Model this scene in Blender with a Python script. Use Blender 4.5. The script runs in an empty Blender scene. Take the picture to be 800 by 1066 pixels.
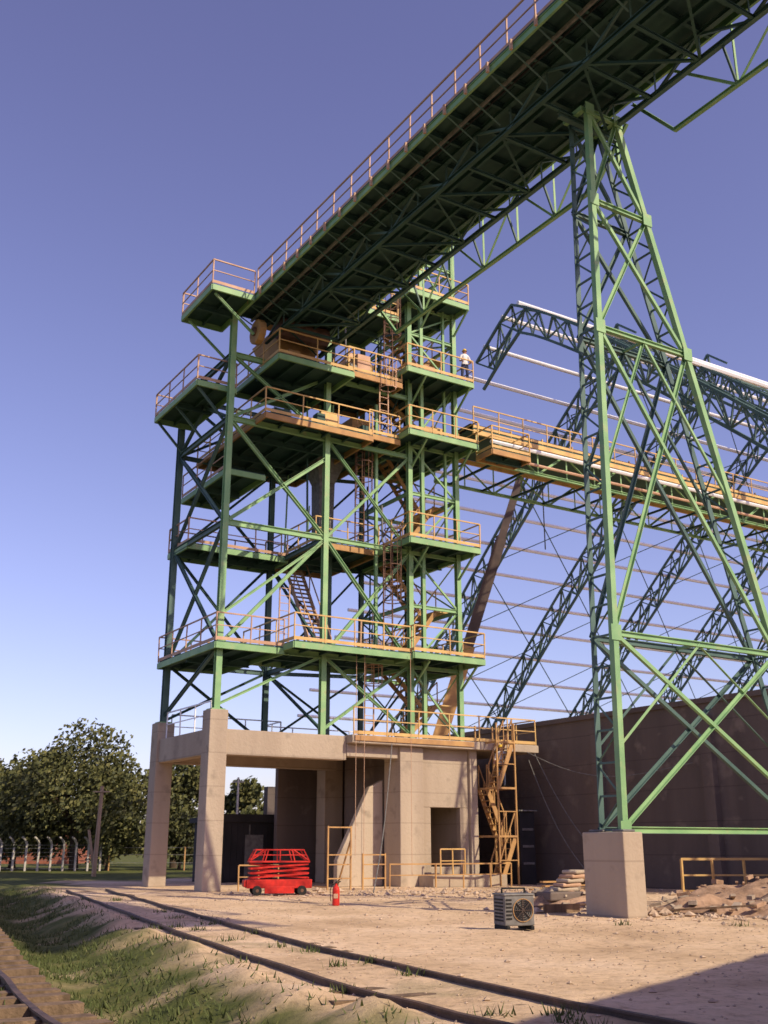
import bpy, math, random
from mathutils import Vector, Matrix, noise
random.seed(7)
S=bpy.context.scene
# ---------------------------------------------------------------- frame
OX,OY=-6.4,40.6
ul=math.hypot(.848,.53); U=Vector((.848/ul,.53/ul,0)); V=Vector((-.53/ul,.848/ul,0))
def L(p,q,z): return Vector((OX,OY,0))+U*p+V*q+Vector((0,0,z))
def toL(x,y):
    w=Vector((x-OX,y-OY,0)); return w.dot(U),w.dot(V)
# ---------------------------------------------------------------- materials
def mat(name,c1,c2=None,scale=3,rough=.7,bump=0,bscale=None,metal=0,detail=6,streak=False,c3=None,spec=.3,lines=0):
    m=bpy.data.materials.new(name); m.use_nodes=True; n=m.node_tree; N=n.nodes; K=n.links
    b=N['Principled BSDF']; b.inputs['Roughness'].default_value=rough; b.inputs['Metallic'].default_value=metal
    b.inputs['Specular IOR Level'].default_value=spec
    c2=c2 or tuple(x*.7 for x in c1)
    tc=N.new('ShaderNodeNewGeometry')
    mp=N.new('ShaderNodeMapping'); K.new(tc.outputs['Position'],mp.inputs['Vector'])
    if streak: mp.inputs['Scale'].default_value=(1,1,.12)
    t=N.new('ShaderNodeTexNoise'); t.inputs['Scale'].default_value=scale; t.inputs['Detail'].default_value=detail
    K.new(mp.outputs[0],t.inputs['Vector'])
    r=N.new('ShaderNodeValToRGB'); K.new(t.outputs['Fac'],r.inputs['Fac'])
    r.color_ramp.elements[0].position=.35; r.color_ramp.elements[1].position=.65
    r.color_ramp.elements[0].color=(*c2,1); r.color_ramp.elements[1].color=(*c1,1)
    out=r.outputs['Color']
    if c3:
        t2=N.new('ShaderNodeTexNoise'); t2.inputs['Scale'].default_value=scale*2.3; t2.inputs['Detail'].default_value=8
        K.new(tc.outputs['Position'],t2.inputs['Vector'])
        r2=N.new('ShaderNodeValToRGB'); r2.color_ramp.elements[0].position=.58; r2.color_ramp.elements[1].position=.72
        K.new(t2.outputs['Fac'],r2.inputs['Fac'])
        mx=N.new('ShaderNodeMixRGB'); mx.inputs[2].default_value=(*c3,1)
        K.new(r2.outputs['Color'],mx.inputs[0]); K.new(out,mx.inputs[1]); out=mx.outputs[0]
    if lines:
        sp=N.new('ShaderNodeSeparateXYZ');K.new(tc.outputs['Position'],sp.inputs[0])
        a=N.new('ShaderNodeMath');a.operation='DIVIDE';a.inputs[1].default_value=lines;K.new(sp.outputs[2],a.inputs[0])
        f=N.new('ShaderNodeMath');f.operation='FRACT';K.new(a.outputs[0],f.inputs[0])
        l=N.new('ShaderNodeMath');l.operation='LESS_THAN';l.inputs[1].default_value=.035;K.new(f.outputs[0],l.inputs[0])
        h=N.new('ShaderNodeMath');h.operation='MULTIPLY';h.inputs[1].default_value=.35;K.new(l.outputs[0],h.inputs[0])
        mx=N.new('ShaderNodeMixRGB');mx.inputs[2].default_value=(c2[0]*.5,c2[1]*.5,c2[2]*.5,1);K.new(h.outputs[0],mx.inputs[0]);K.new(out,mx.inputs[1]);out=mx.outputs[0]
    K.new(out,b.inputs['Base Color'])
    if bump:
        t3=N.new('ShaderNodeTexNoise'); t3.inputs['Scale'].default_value=bscale or scale*6; t3.inputs['Detail'].default_value=8
        K.new(tc.outputs['Position'],t3.inputs['Vector'])
        bp=N.new('ShaderNodeBump'); bp.inputs['Strength'].default_value=bump; bp.inputs['Distance'].default_value=.05
        K.new(t3.outputs['Fac'],bp.inputs['Height']); K.new(bp.outputs[0],b.inputs['Normal'])
    return m
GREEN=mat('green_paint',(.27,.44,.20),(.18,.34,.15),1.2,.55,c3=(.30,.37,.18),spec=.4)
DGREEN=mat('dark_green_paint_and_shade',(.045,.10,.08),(.028,.065,.058),1.2,.65)  # darkened green; puts shade into the colour of undersides and rear bracing
TEAL=mat('teal_grey_paint_and_shade',(.085,.15,.125),(.05,.10,.092),1.0,.55,spec=.4)  # hall frame colour; on green steel's far sides it stands in for shade
YEL=mat('yellow_paint',(.66,.43,.16),(.50,.31,.12),1.6,.6,c3=(.55,.32,.18))
TAN=mat('primer_orange_rail',(.56,.36,.24),(.44,.26,.17),1.6,.65)
OCH=mat('ochre_worn_paint',(.50,.29,.11),(.36,.20,.09),2,.7)
WHITE=mat('galvanised_white',(.82,.82,.84),(.72,.72,.75),.8,.4,spec=.5)
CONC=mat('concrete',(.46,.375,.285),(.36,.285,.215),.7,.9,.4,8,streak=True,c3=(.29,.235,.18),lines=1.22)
CONCD=mat('concrete_dark_and_shade',(.18,.14,.12),(.11,.088,.078),.5,.95,.5,5,streak=True,c3=(.215,.17,.14),lines=1.22)  # dark wall concrete; under the deck its darkness stands in for shade
DARK=mat('dark_sheet',(.035,.032,.035),(.02,.02,.022),1,.7)
RUST=mat('rusty_steel',(.16,.085,.055),(.09,.05,.035),4,.8,.3,30)
RAILM=mat('rail_steel',(.12,.075,.055),(.06,.04,.035),5,.6,.2,30)
RED=mat('red_paint',(.62,.03,.02),(.42,.02,.015),7,.5)
BLACK=mat('black_rubber',(.02,.02,.02),(.012,.012,.012),5,.8)
GREY=mat('grey_paint',(.20,.19,.18),(.12,.115,.11),6,.6)
WOOD=mat('old_timber',(.24,.16,.10),(.12,.08,.05),6,.9,.4,30,streak=True)
POLE=mat('weathered_pole',(.50,.34,.22),(.36,.24,.15),6,.9,.4,30,streak=True)
BARK=mat('bark',(.10,.07,.05),(.05,.035,.025),5,.95,.5,20)
BROWN=mat('boom_brown',(.10,.07,.06),(.07,.05,.045),2,.6)
CORR=mat('sheet_metal_wall',(.35,.34,.32),(.28,.27,.26),.8,.6)
# ---------------------------------------------------------------- builder
def prof(kind,w,h):
    a,b=w/2,h/2
    if kind=='I':
        t=max(.018,w*.10); f=max(.022,h*.10)
        return [(-a,-b),(a,-b),(a,-b+f),(t/2,-b+f),(t/2,b-f),(a,b-f),(a,b),(-a,b),(-a,b-f),(-t/2,b-f),(-t/2,-b+f),(-a,-b+f)]
    if kind=='L':
        t=w*.16; return [(-a,-b),(a,-b),(a,-b+t),(-a+t,-b+t),(-a+t,b),(-a,b)]
    if kind=='pipe':
        return [(a*math.cos(i*math.pi/3),b*math.sin(i*math.pi/3)) for i in range(6)]
    if kind=='pipe12':
        return [(a*math.cos(i*math.pi/6),b*math.sin(i*math.pi/6)) for i in range(12)]
    return [(-a,-b),(a,-b),(a,b),(-a,b)]
class MB:
    def __init__(s): s.v=[];s.f=[];s.m=[];s.ms=[]
    def mi(s,m):
        if m not in s.ms: s.ms.append(m)
        return s.ms.index(m)
    def beam(s,a,b,w=.1,h=None,m=GREEN,k='box',w2=None,ref=None):
        h=h or w; a=Vector(a);b=Vector(b); d=(b-a)
        if d.length<1e-5: return
        d.normalize()
        up=ref or (Vector((0,0,1)) if abs(d.z)<.95 else V)
        sd=d.cross(up).normalized(); tp=sd.cross(d)
        P=prof(k,w,h); n=len(P); o=len(s.v); r=1 if w2 is None else w2/w
        for x,y in P: s.v.append(a+sd*x+tp*y)
        for x,y in P: s.v.append(b+sd*x*r+tp*y*r)
        i=s.mi(m)
        for j in range(n):
            k2=(j+1)%n; s.f.append((o+j,o+k2,o+n+k2,o+n+j)); s.m.append(i)
        s.f.append(tuple(o+j for j in reversed(range(n)))); s.m.append(i)
        s.f.append(tuple(o+n+j for j in range(n))); s.m.append(i)
    def box(s,p0,p1,q0,q1,z0,z1,m=CONC,F=L):
        o=len(s.v)
        for z in (z0,z1):
            for p,q in ((p0,q0),(p1,q0),(p1,q1),(p0,q1)): s.v.append(F(p,q,z))
        i=s.mi(m)
        for f in ((3,2,1,0),(4,5,6,7),(0,1,5,4),(1,2,6,5),(2,3,7,6),(3,0,4,7)):
            s.f.append(tuple(o+x for x in f)); s.m.append(i)
    def prism(s,pts,ext,m):
        pts=[Vector(x) for x in pts]; e=Vector(ext); n=len(pts); o=len(s.v); i=s.mi(m)
        s.v+=pts+[x+e for x in pts]
        s.f.append(tuple(o+j for j in reversed(range(n)))); s.f.append(tuple(o+n+j for j in range(n))); s.m+=[i,i]
        for j in range(n):
            k=(j+1)%n; s.f.append((o+j,o+k,o+n+k,o+n+j)); s.m.append(i)
    def lattice(s,A,B,C,D,n,m,w=.06,k='L'):
        A,B,C,D=map(Vector,(A,B,C,D))
        for i in range(n):
            a0=A.lerp(B,i/n);a1=A.lerp(B,(i+1)/n);c0=C.lerp(D,i/n);c1=C.lerp(D,(i+1)/n)
            s.beam(a0,c0,w*.8,m=m,k=k)
            if i%2==0: s.beam(a0,c1,w,m=m,k=k)
            else: s.beam(c0,a1,w,m=m,k=k)
    def obj(s,name,parent=None,bevel=0,smooth=False):
        me=bpy.data.meshes.new(name); me.from_pydata([tuple(x) for x in s.v],[],s.f)
        for m in s.ms: me.materials.append(m)
        me.polygons.foreach_set('material_index',s.m)
        if smooth: me.polygons.foreach_set('use_smooth',[True]*len(s.f))
        me.update(); o=bpy.data.objects.new(name,me); S.collection.objects.link(o)
        if bevel:
            b=o.modifiers.new('bevel','BEVEL'); b.width=bevel; b.segments=2; b.limit_method='ANGLE'
        if parent: o.parent=parent
        return o
def empty(name):
    e=bpy.data.objects.new(name,None); S.collection.objects.link(e); e.empty_display_size=.2; return e
RJ=random.Random(11)
def rail(mb,pts,m=YEL,h=1.1,sp=1.5,toe=True,tm=None,w=.045):
    for a,b in zip(pts[:-1],pts[1:]):
        a=Vector(a);b=Vector(b); n=max(1,round((b-a).length/sp)); up=Vector((0,0,1))
        for i in range(n+1):
            x=a.lerp(b,i/n); mb.beam(x,x+up*h+Vector((RJ.uniform(-.02,.02),RJ.uniform(-.02,.02),0)),w,m=m)
        mb.beam(a+up*h,b+up*h,w*1.15,m=m); mb.beam(a+up*h*.55,b+up*h*.55,w*.8,m=m)
        if toe: mb.beam(a+up*.1,b+up*.1,.02,.13,m=tm or m)
def platform(st,rl,p0,p1,q0,q1,z,sides='FBLR',rm=YEL,edge=None,joist=.9):
    e=edge or GREEN
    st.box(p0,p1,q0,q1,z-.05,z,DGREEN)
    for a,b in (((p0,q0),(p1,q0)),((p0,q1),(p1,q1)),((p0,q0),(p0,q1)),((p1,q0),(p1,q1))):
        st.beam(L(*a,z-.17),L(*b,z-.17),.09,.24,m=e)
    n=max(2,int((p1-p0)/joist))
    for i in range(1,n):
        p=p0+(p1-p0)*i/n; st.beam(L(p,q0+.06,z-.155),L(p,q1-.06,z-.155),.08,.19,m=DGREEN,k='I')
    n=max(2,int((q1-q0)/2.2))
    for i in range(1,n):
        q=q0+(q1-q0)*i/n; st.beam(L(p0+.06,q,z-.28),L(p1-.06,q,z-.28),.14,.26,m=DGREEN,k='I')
    c={'F':((p0,q0),(p1,q0)),'B':((p0,q1),(p1,q1)),'L':((p0,q0),(p0,q1)),'R':((p1,q0),(p1,q1))}
    for k in sides: rail(rl,[L(*c[k][0],z),L(*c[k][1],z)],rm)
def stair(mb,a,b,w,side,m=YEL):
    a=Vector(a);b=Vector(b);s=Vector(side).normalized()*w
    for o in (Vector((0,0,0)),s):
        mb.beam(a+o,b+o,.05,.2,m=m)
        mb.beam(a+o+Vector((0,0,1)),b+o+Vector((0,0,1)),.045,m=m)
        for i in range(4):
            x=a.lerp(b,i/3)+o; mb.beam(x,x+Vector((0,0,1)),.04,m=m)
    n=max(3,int(abs(b.z-a.z)/.22))
    for i in range(1,n):
        x=a.lerp(b,i/n); mb.beam(x,x+s,.22,.03,m=m)
# ================================================================ TRANSFER TOWER
BQ=5.5
tower=empty('conveyor_transfer_tower')
c=MB()
def col(p,q,w,z1,z0=-.3): c.box(p-w/2,p+w/2,q-w/2,q+w/2,z0,z1,CONC)
col(0,0,.74,6.5); col(0,BQ,.74,6.5)
c.box(.37,5.6,-.26,.26,4.85,5.8,CONC)
c.box(-.26,.26,.37,BQ-.37,4.85,5.8,CONC)
c.box(.37,8.3,BQ-.26,BQ+.26,4.85,5.5,CONC)
c.box(5.6,15.2,-.75,8.0,5.5,5.83,CONC)
c.box(.26,5.6,.26,BQ+.3,5.503,5.797,CONC)
c.box(5.604,8.3,-.3,.3,5.0,5.5,CONC)
c.box(8.05,9.2,-.45,.8,-.2,5.5,CONC)
c.box(8.05,9.0,5.9,6.7,-.2,5.5,CONC)
c.box(9.2,11.7,-.15,.15,3.1,5.5,CONC); c.box(9.2,9.75,-.15,.15,-.1,3.1,CONC); c.box(11.25,11.7,-.15,.15,-.1,3.1,CONC)
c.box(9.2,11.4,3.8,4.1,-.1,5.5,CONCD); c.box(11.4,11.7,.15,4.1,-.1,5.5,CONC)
c.box(9.75,11.25,-.1,.1,-.1,.75,CONC)
c.box(11.7,12.1,-.3,.3,-.1,5.5,CONC)
c.box(8.9,12.6,-1.5,-.46,-.1,.45,CONC)
c.prism([L(5.9,.9,.0),L(8.05,.9,.0),L(8.05,.9,4.2),L(7.4,.9,3.9),L(5.9,.9,1.0)],V*.3,CONC)
c.box(6.3,16,7.2,7.5,-.1,5.5,CONCD); c.box(13.0,13.3,2.2,7.2,-.1,5.5,CONCD)  # under-deck back wall coloured dark in place of shade
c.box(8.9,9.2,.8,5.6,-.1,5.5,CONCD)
c.obj('concrete_frame',tower,bevel=.03)
st=MB(); rl=MB()
def scol(p,q,z0,z1,w=.3,m=GREEN): st.beam(L(p,q,z0),L(p,q,z1),w*.82,w*.82,m=m,k='I')
for p,q,z0,z1,w in ((0,0,6.5,23.2,.30),(0,BQ,6.5,21.4,.32),(4.6,0,5.8,24.5,.28),(4.7,BQ,5.8,22,.28),(8.9,0,5.83,26.4,.27),(11.5,0,5.83,31.2,.27),(8.9,4.2,5.83,26.4,.24),(11.5,4.2,5.83,30.5,.24),(9.6,0,5.83,31.2,.2),(6.6,3.2,5.8,26,.22),(2.4,BQ,14,21,.2),(9.9,4.2,22,30.5,.2),(10.9,0,14.3,27,.14),(7.5,.6,9.2,21,.16)):
    scol(p,q,z0,z1,w,GREEN if q<1 else TEAL)  # rear columns take the darker tone as painted shade
for p,q in ((0,0),(0,BQ)): st.box(p-.28,p+.28,q-.28,q+.28,6.5,6.55,GREEN)
lv=[5.9,9.0,14.0,18.5,21.4]
def H(a,b,z,w=.2,m=GREEN): st.beam(L(*a,z),L(*b,z),w*.62,w*1.0,m=m,k='I')
for z in lv[1:]:
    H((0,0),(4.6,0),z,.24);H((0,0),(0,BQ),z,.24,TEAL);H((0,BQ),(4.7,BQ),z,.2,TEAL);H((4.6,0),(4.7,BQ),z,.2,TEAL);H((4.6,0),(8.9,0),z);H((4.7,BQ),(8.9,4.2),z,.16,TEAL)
for z in [8.9,11.6,14,16.8,19.1,22.5,24.8,26.3,28.8,30.9]:
    zt=min(z,30.4)
    if z<27: H((8.9,0),(11.5,0),z,.16);H((8.9,0),(8.9,4.2),z,.16);H((11.5,0),(11.5,4.2),z,.16);H((8.9,4.2),(11.5,4.2),z,.16)
    else: H((9.6,0),(11.5,0),z,.16);H((11.5,0),(11.5,4.2),zt,.16);H((9.9,4.2),(11.5,4.2),zt,.16);H((9.6,0),(9.9,4.2),zt,.16)
def D(a,b,w=.18,m=GREEN,k='I'): st.beam(L(*a),L(*b),w*.78,w*.78,m=m,k=k)
D((0,0,9.0),(4.6,0,14.0));D((4.6,0,14),(0,0,18.5)) ;D((0,0,14),(4.6,0,17.6),.2);D((0,0,10.2),(4.6,0,13.9),.14)
D((0,0,6.7),(4.6,0,9.0),.14);D((0,0,18.5),(4.6,0,21.4),.16);D((4.6,0,18.5),(0,0,21.4),.16)
D((4.6,0,14),(8.9,0,9.0),.18);D((4.6,0,9),(8.9,0,14.0),.18);D((4.6,0,6),(8.9,0,9),.15);D((4.6,0,9),(8.9,0,6),.15);D((4.6,0,18.5),(8.9,0,14),.15);D((4.6,0,14),(8.9,0,18.5),.15)
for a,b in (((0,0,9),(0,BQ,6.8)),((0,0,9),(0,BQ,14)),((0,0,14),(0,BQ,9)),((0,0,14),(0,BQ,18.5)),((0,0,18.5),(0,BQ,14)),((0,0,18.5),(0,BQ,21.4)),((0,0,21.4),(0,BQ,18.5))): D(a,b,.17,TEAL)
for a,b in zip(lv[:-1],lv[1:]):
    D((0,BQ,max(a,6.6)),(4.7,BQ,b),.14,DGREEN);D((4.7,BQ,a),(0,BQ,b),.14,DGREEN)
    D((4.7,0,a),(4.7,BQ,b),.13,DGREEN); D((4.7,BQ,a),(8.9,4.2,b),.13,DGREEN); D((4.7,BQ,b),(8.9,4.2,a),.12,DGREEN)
zz=[5.9,8.9,11.6,14,16.8,19.1,22.5,24.8,26.3,28.8,30.9]
for i,(a,b) in enumerate(zip(zz[:-1],zz[1:])):
    x0=8.9 if b<27 else 9.6; y1=b if b<30.4 else 30.4
    if i%2: D((x0,0,a),(11.5,0,b),.1,k='L')
    else: D((11.5,0,a),(x0,0,b),.1,k='L')
    D((x0,4.2,a),(11.5,4.2,y1),.1,DGREEN,'L');D((11.5,0,a),(11.5,4.2,y1),.1,k='L');D((11.5,4.2,a),(11.5,0,y1),.1,k='L');D((x0,0,a),(x0,4.2,y1),.1,DGREEN,'L');D((x0,4.2,a),(x0,0,y1),.1,DGREEN,'L')
P=lambda *a,**k: platform(st,rl,*a,**k)
P(-.3,2.6,-.4,5.8,9.1,'FBL',rm=TAN); P(2.6,8.1,-1.3,3.5,9.25,'FL'); P(8.1,11.75,-1.5,3.2,9.3,'FLRB')
P(0,4.8,3.9,6.2,14.1,'FLB',rm=TAN); P(4.8,8.0,1.2,6.2,14.25,'LFB',edge=OCH); P(8.0,11.75,-1.4,4.5,14.3,'FRLB')
P(1.2,6.4,-.9,6.4,18.75,'FLB',edge=OCH); P(8.0,11.8,-1.4,4.6,19.3,'FLRB'); P(6.4,8.0,-.6,5,19.0,'F',edge=OCH); P(-1.35,.4,.4,5.3,20.1,'FLB',rm=TAN)
P(1.4,5.0,-1.6,3,21.2,'FLR'); P(5.2,8.0,-.8,3.4,21.7,'FLB',edge=OCH); P(8.0,11.7,-1.3,3.4,22.4,'FLRB')
P(-1.7,.15,-1.6,1.7,23.5,'FLB',rm=TAN); P(5.2,8.0,-.5,3,25.2,'FLRB'); P(8.2,11.6,-1.2,3.4,26.5,'FLRB')
P(.6,2.4,1.5,6.5,16.9,'L',rm=TAN)
rail(rl,[L(5.7,-.68,5.83),L(15.1,-.68,5.83),L(15.1,2,5.83)],YEL)
rail(rl,[L(.4,5.6,5.8),L(5.55,5.6,5.8),L(5.8,7.9,5.83),L(15.1,7.9,5.83)],WHITE,toe=False)
rail(rl,[L(.0,.5,5.8),L(.0,5.1,5.8)],WHITE,toe=False)
rl.box(5.7,11.6,-.80,-.76,5.6,5.80,OCH)
for z,p0,p1 in ((9.3,9.0,11.5),(14.3,9,11.5),(19.3,9,11.5),(22.4,9,11.5),(26.5,9.6,11.5)):
    for p in (p0,p1): D((p,0,z-1.3),(p,-1.3,z-.3),.1)
for q in (.6,3.0,5.2): D((0,q,18.6),(-1.3,q,19.9),.12,TEAL)
for q in (-1.4,1.4): D((.3,q,21.8),(-1.5,q,23.2),.12)
st.obj('steel_frame',tower)
rl2=MB()
zs=[5.83,9.3,14.3,19.3,22.4,26.5]
for i,(a,b) in enumerate(zip(zs[:-1],zs[1:])):
    m_=(a+b)/2
    stair(rl2,L(9.2,1.2,a),L(11.1,1.2,m_),.8,V,OCH); stair(rl2,L(11.1,2.4,m_),L(9.2,2.4,b),.8,V,OCH)
    rl2.box(11.0,11.8,1.1,3.3,m_-.05,m_,YEL)
def ladder(mb,p,q,z0,z1,m=YEL,cage=True):
    mb.beam(L(p,q,z0),L(p,q,z1),.05,m=m);mb.beam(L(p+.45,q,z0),L(p+.45,q,z1),.05,m=m)
    z=z0+.3
    while z<z1: mb.beam(L(p,q,z),L(p+.45,q,z),.025,m=m); z+=.32
    if cage:
        z=z0+2.2
        while z<z1+.9:
            pts=[L(p+.225+.38*math.cos(t),q-.38+.38*math.sin(t)*1.0,z) for t in [i*math.pi/4 for i in range(8)]]
            for i in range(8): mb.beam(pts[i],pts[(i+1)%8],.02,.04,m=m)
            z+=.8
        for t in (math.pi,1.25*math.pi,1.5*math.pi,1.75*math.pi,0):
            mb.beam(L(p+.225+.38*math.cos(t),q-.38+.38*math.sin(t),z0+2.2),L(p+.225+.38*math.cos(t),q-.38+.38*math.sin(t),z1+.8),.022,m=m)
ladder(rl2,7.2,1.0,5.9,9.2,TAN); ladder(rl2,7.4,-.2,9.3,14.2,RUST); ladder(rl2,6.6,.9,14.2,19.2,RUST); ladder(rl2,7.0,-.5,19.0,21.7,TAN);ladder(rl2,3,.9,9.3,12,TAN,False)
ladder(rl2,7.3,-.4,21.7,25.2,RUST)
stair(rl2,L(5.4,2.2,9.25),L(5.4,5.4,14.2),.8,U,TAN)
rl2.obj('stairs_and_ladders',tower)
rl.obj('railings',tower)
ch=MB()
def frust(cp,cq,z0,a0,b0,z1,a1,b1,m):
    o=len(ch.v)
    for z,a,b in ((z0,a0,b0),(z1,a1,b1)):
        for x,y in ((-a,-b),(a,-b),(a,b),(-a,b)): ch.v.append(L(cp+x,cq+y,z))
    i=ch.mi(m)
    for f in ((3,2,1,0),(4,5,6,7),(0,1,5,4),(1,2,6,5),(2,3,7,6),(3,0,4,7)): ch.f.append(tuple(o+x for x in f)); ch.m.append(i)
frust(6.2,3.2,14.4,.35,.35,17.6,.4,.4,GREY);frust(6.2,3.2,17.6,.4,.4,19.6,1.1,1.1,GREY)
frust(3.2,1.3,21.3,.5,.6,23.2,1.2,1.2,OCH)
frust(3.0,.9,23.9,1.1,.8,25.3,.9,.6,OCH)
frust(6.7,1.4,21.8,.7,.7,23.0,.7,.7,YEL);frust(6.7,1.4,23.0,.7,.7,23.6,.3,.3,TAN)
frust(3.5,4.2,18.8,.9,1.2,20.3,.9,1.2,DGREEN)
frust(10.4,.8,19.35,.6,.5,20.4,.6,.5,YEL);frust(10.2,1.8,14.35,.7,.5,15.2,.6,.4,GREY)
frust(10.3,1.4,26.55,.5,.6,27.6,.5,.6,YEL);frust(6.4,1,25.25,.6,.5,26.1,.5,.4,TAN)
frust(10.2,.9,22.45,.8,.6,23.6,.6,.5,TAN);frust(7.3,2.4,19.05,.5,.8,20.6,.5,.8,OCH)
frust(4.6,0.2,18.8,.5,.5,19.7,.4,.4,YEL)
ch.beam(L(1.9,-.4,23.0),L(4.2,-.4,23.0),1.0,m=RUST,k='pipe12')
ch.beam(L(.8,-.4,22.5),L(1.1,-.4,22.5),1.1,m=OCH,k='pipe12');ch.beam(L(.7,-.4,22.5),L(.8,-.4,22.5),.4,m=RUST,k='pipe12')
ch.beam(L(5.4,-.4,21.95),L(6.1,-.4,21.95),.5,m=GREY,k='pipe12')
R=random.Random(3)
for i in range(30):
    p=R.uniform(4.8,8.6);q=R.uniform(.3,5);z=R.choice([9.4,14.4,18.9,21.8]);
    ch.beam(L(p,q,z),L(p+R.uniform(-.1,.1),q,z+R.uniform(1,4.2)),R.uniform(.05,.12),m=R.choice([GREEN,GREY,TAN,DGREEN]),k='pipe')
for i in range(24):
    p=R.uniform(1.4,7);q=R.uniform(-.6,2.5);z=R.choice([18.76,21.3,21.75])
    if z>21: p=R.uniform(1.9,4.6) if z<21.5 else R.uniform(5.6,7.6)
    a=R.uniform(.12,.35); ch.box(p-a,p+a,q-a,q+a,z,z+R.uniform(.3,1.0),R.choice([OCH,TAN,GREEN,GREY,DGREEN]))
for p,q in ((6.0,-1.0),(5.7,-.85),(7.9,-1.5)):
    ch.beam(L(p,q,1.2 if p<7 else .5),L(p,q,9.2),.022,m=TAN)
ch.obj('chutes_and_drives',tower,bevel=.02)
# ================================================================ GALLERY
gal=empty('conveyor_gallery')
g=MB(); gr=MB()
q0,q1=-44,.2
GP=4.6
g.box(1.4,GP,q0,q1,23.52,23.6,DGREEN)
g.box(.2,1.4,q0,q1,23.55,23.6,DGREEN)
for p in (.25,GP+.05): g.beam(L(p,q0,23.42),L(p,q1,23.42),.08,.26,m=GREEN,k='I')
q=q0
while q<q1:
    g.beam(L(.3,q,23.40),L(GP,q,23.40),.10,.22,m=DGREEN,k='I')
    g.beam(L(.3,q+.05,23.3),L(1.5,q+.05,22.75),.06,m=TEAL,k='L')
    g.beam(L(.14,q,23.28),L(.14,q,23.62),.08,.08,m=TAN)
    q+=1.1
for p in (1.6,GP-.35):
    for z in (22.45,23.3): g.beam(L(p,q0,z),L(p,q1,z),.15,.16,m=DGREEN if p<2 else TEAL,k='I')
    g.lattice(L(p,q0,22.45),L(p,q1,22.45),L(p,q0,23.3),L(p,q1,23.3),26,TEAL,.08)
for p in (2.5,3.4): g.beam(L(p,q0,23.2),L(p,q1,23.2),.1,.2,m=DGREEN,k='I')
n=24
for i in range(n):
    a=q0+(q1-q0)*i/n;b=q0+(q1-q0)*(i+1)/n
    g.beam(L(1.6,a,22.45),L(GP-.35,a,22.45),.10,m=DGREEN,k='I')
    g.beam(L(1.6 if i%2 else GP-.35,a,22.45),L(GP-.35 if i%2 else 1.6,b,22.45),.08,m=DGREEN,k='L')
for s0,s1 in ((-18.6,-4.0),(-40,-18.9)):
    n=int((s1-s0)/2.4); zz0=21.3; gp=GP+.1
    g.beam(L(gp,s0+1.5,zz0),L(gp,s1-1.5,zz0),.12,m=GREEN,k='I')
    for i in range(n):
        a=s0+1.5+(s1-s0-3)*i/n;b=s0+1.5+(s1-s0-3)*(i+1)/n
        g.beam(L(gp,a,zz0),L(gp,a,23.4),.08,m=GREEN,k='L'); g.beam(L(gp,a if i%2 else b,zz0),L(gp,b if i%2 else a,23.4),.08,m=GREEN,k='L')
        g.beam(L(gp,a,zz0),L(GP-.35,a,22.45),.06,m=TEAL,k='L')
    g.beam(L(gp,s0+1.5,zz0),L(gp,s0,22.7),.1,m=GREEN,k='I');g.beam(L(gp,s1-1.5,zz0),L(gp,s1,23.2),.1,m=GREEN,k='I')
q=q0
while q<q1:
    g.beam(L(2.0,q,24.1),L(4.0,q,24.1),.1,m=GREY,k='pipe'); g.beam(L(2.0,q,23.6),L(2.0,q,24.3),.08,m=GREEN);g.beam(L(4.0,q,23.6),L(4.0,q,24.3),.08,m=GREEN)
    q+=1.5
g.box(2.1,3.9,q0,q1-.5,24.17,24.2,BLACK)
g.beam(L(.9,q0,23.3),L(.9,q1,23.3),.14,m=GREY,k='pipe');g.beam(L(1.1,q0,23.32),L(1.1,q1,23.32),.08,m=BLACK,k='pipe')
g.obj('gallery_truss',gal)
rail(gr,[L(.25,q0,23.6),L(.25,-1.75,23.6)],TAN,sp=1.3)
rail(gr,[L(GP,q0,23.6),L(GP,-1,23.6)],TAN,sp=1.3)
gr.obj('gallery_railings',gal)
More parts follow.
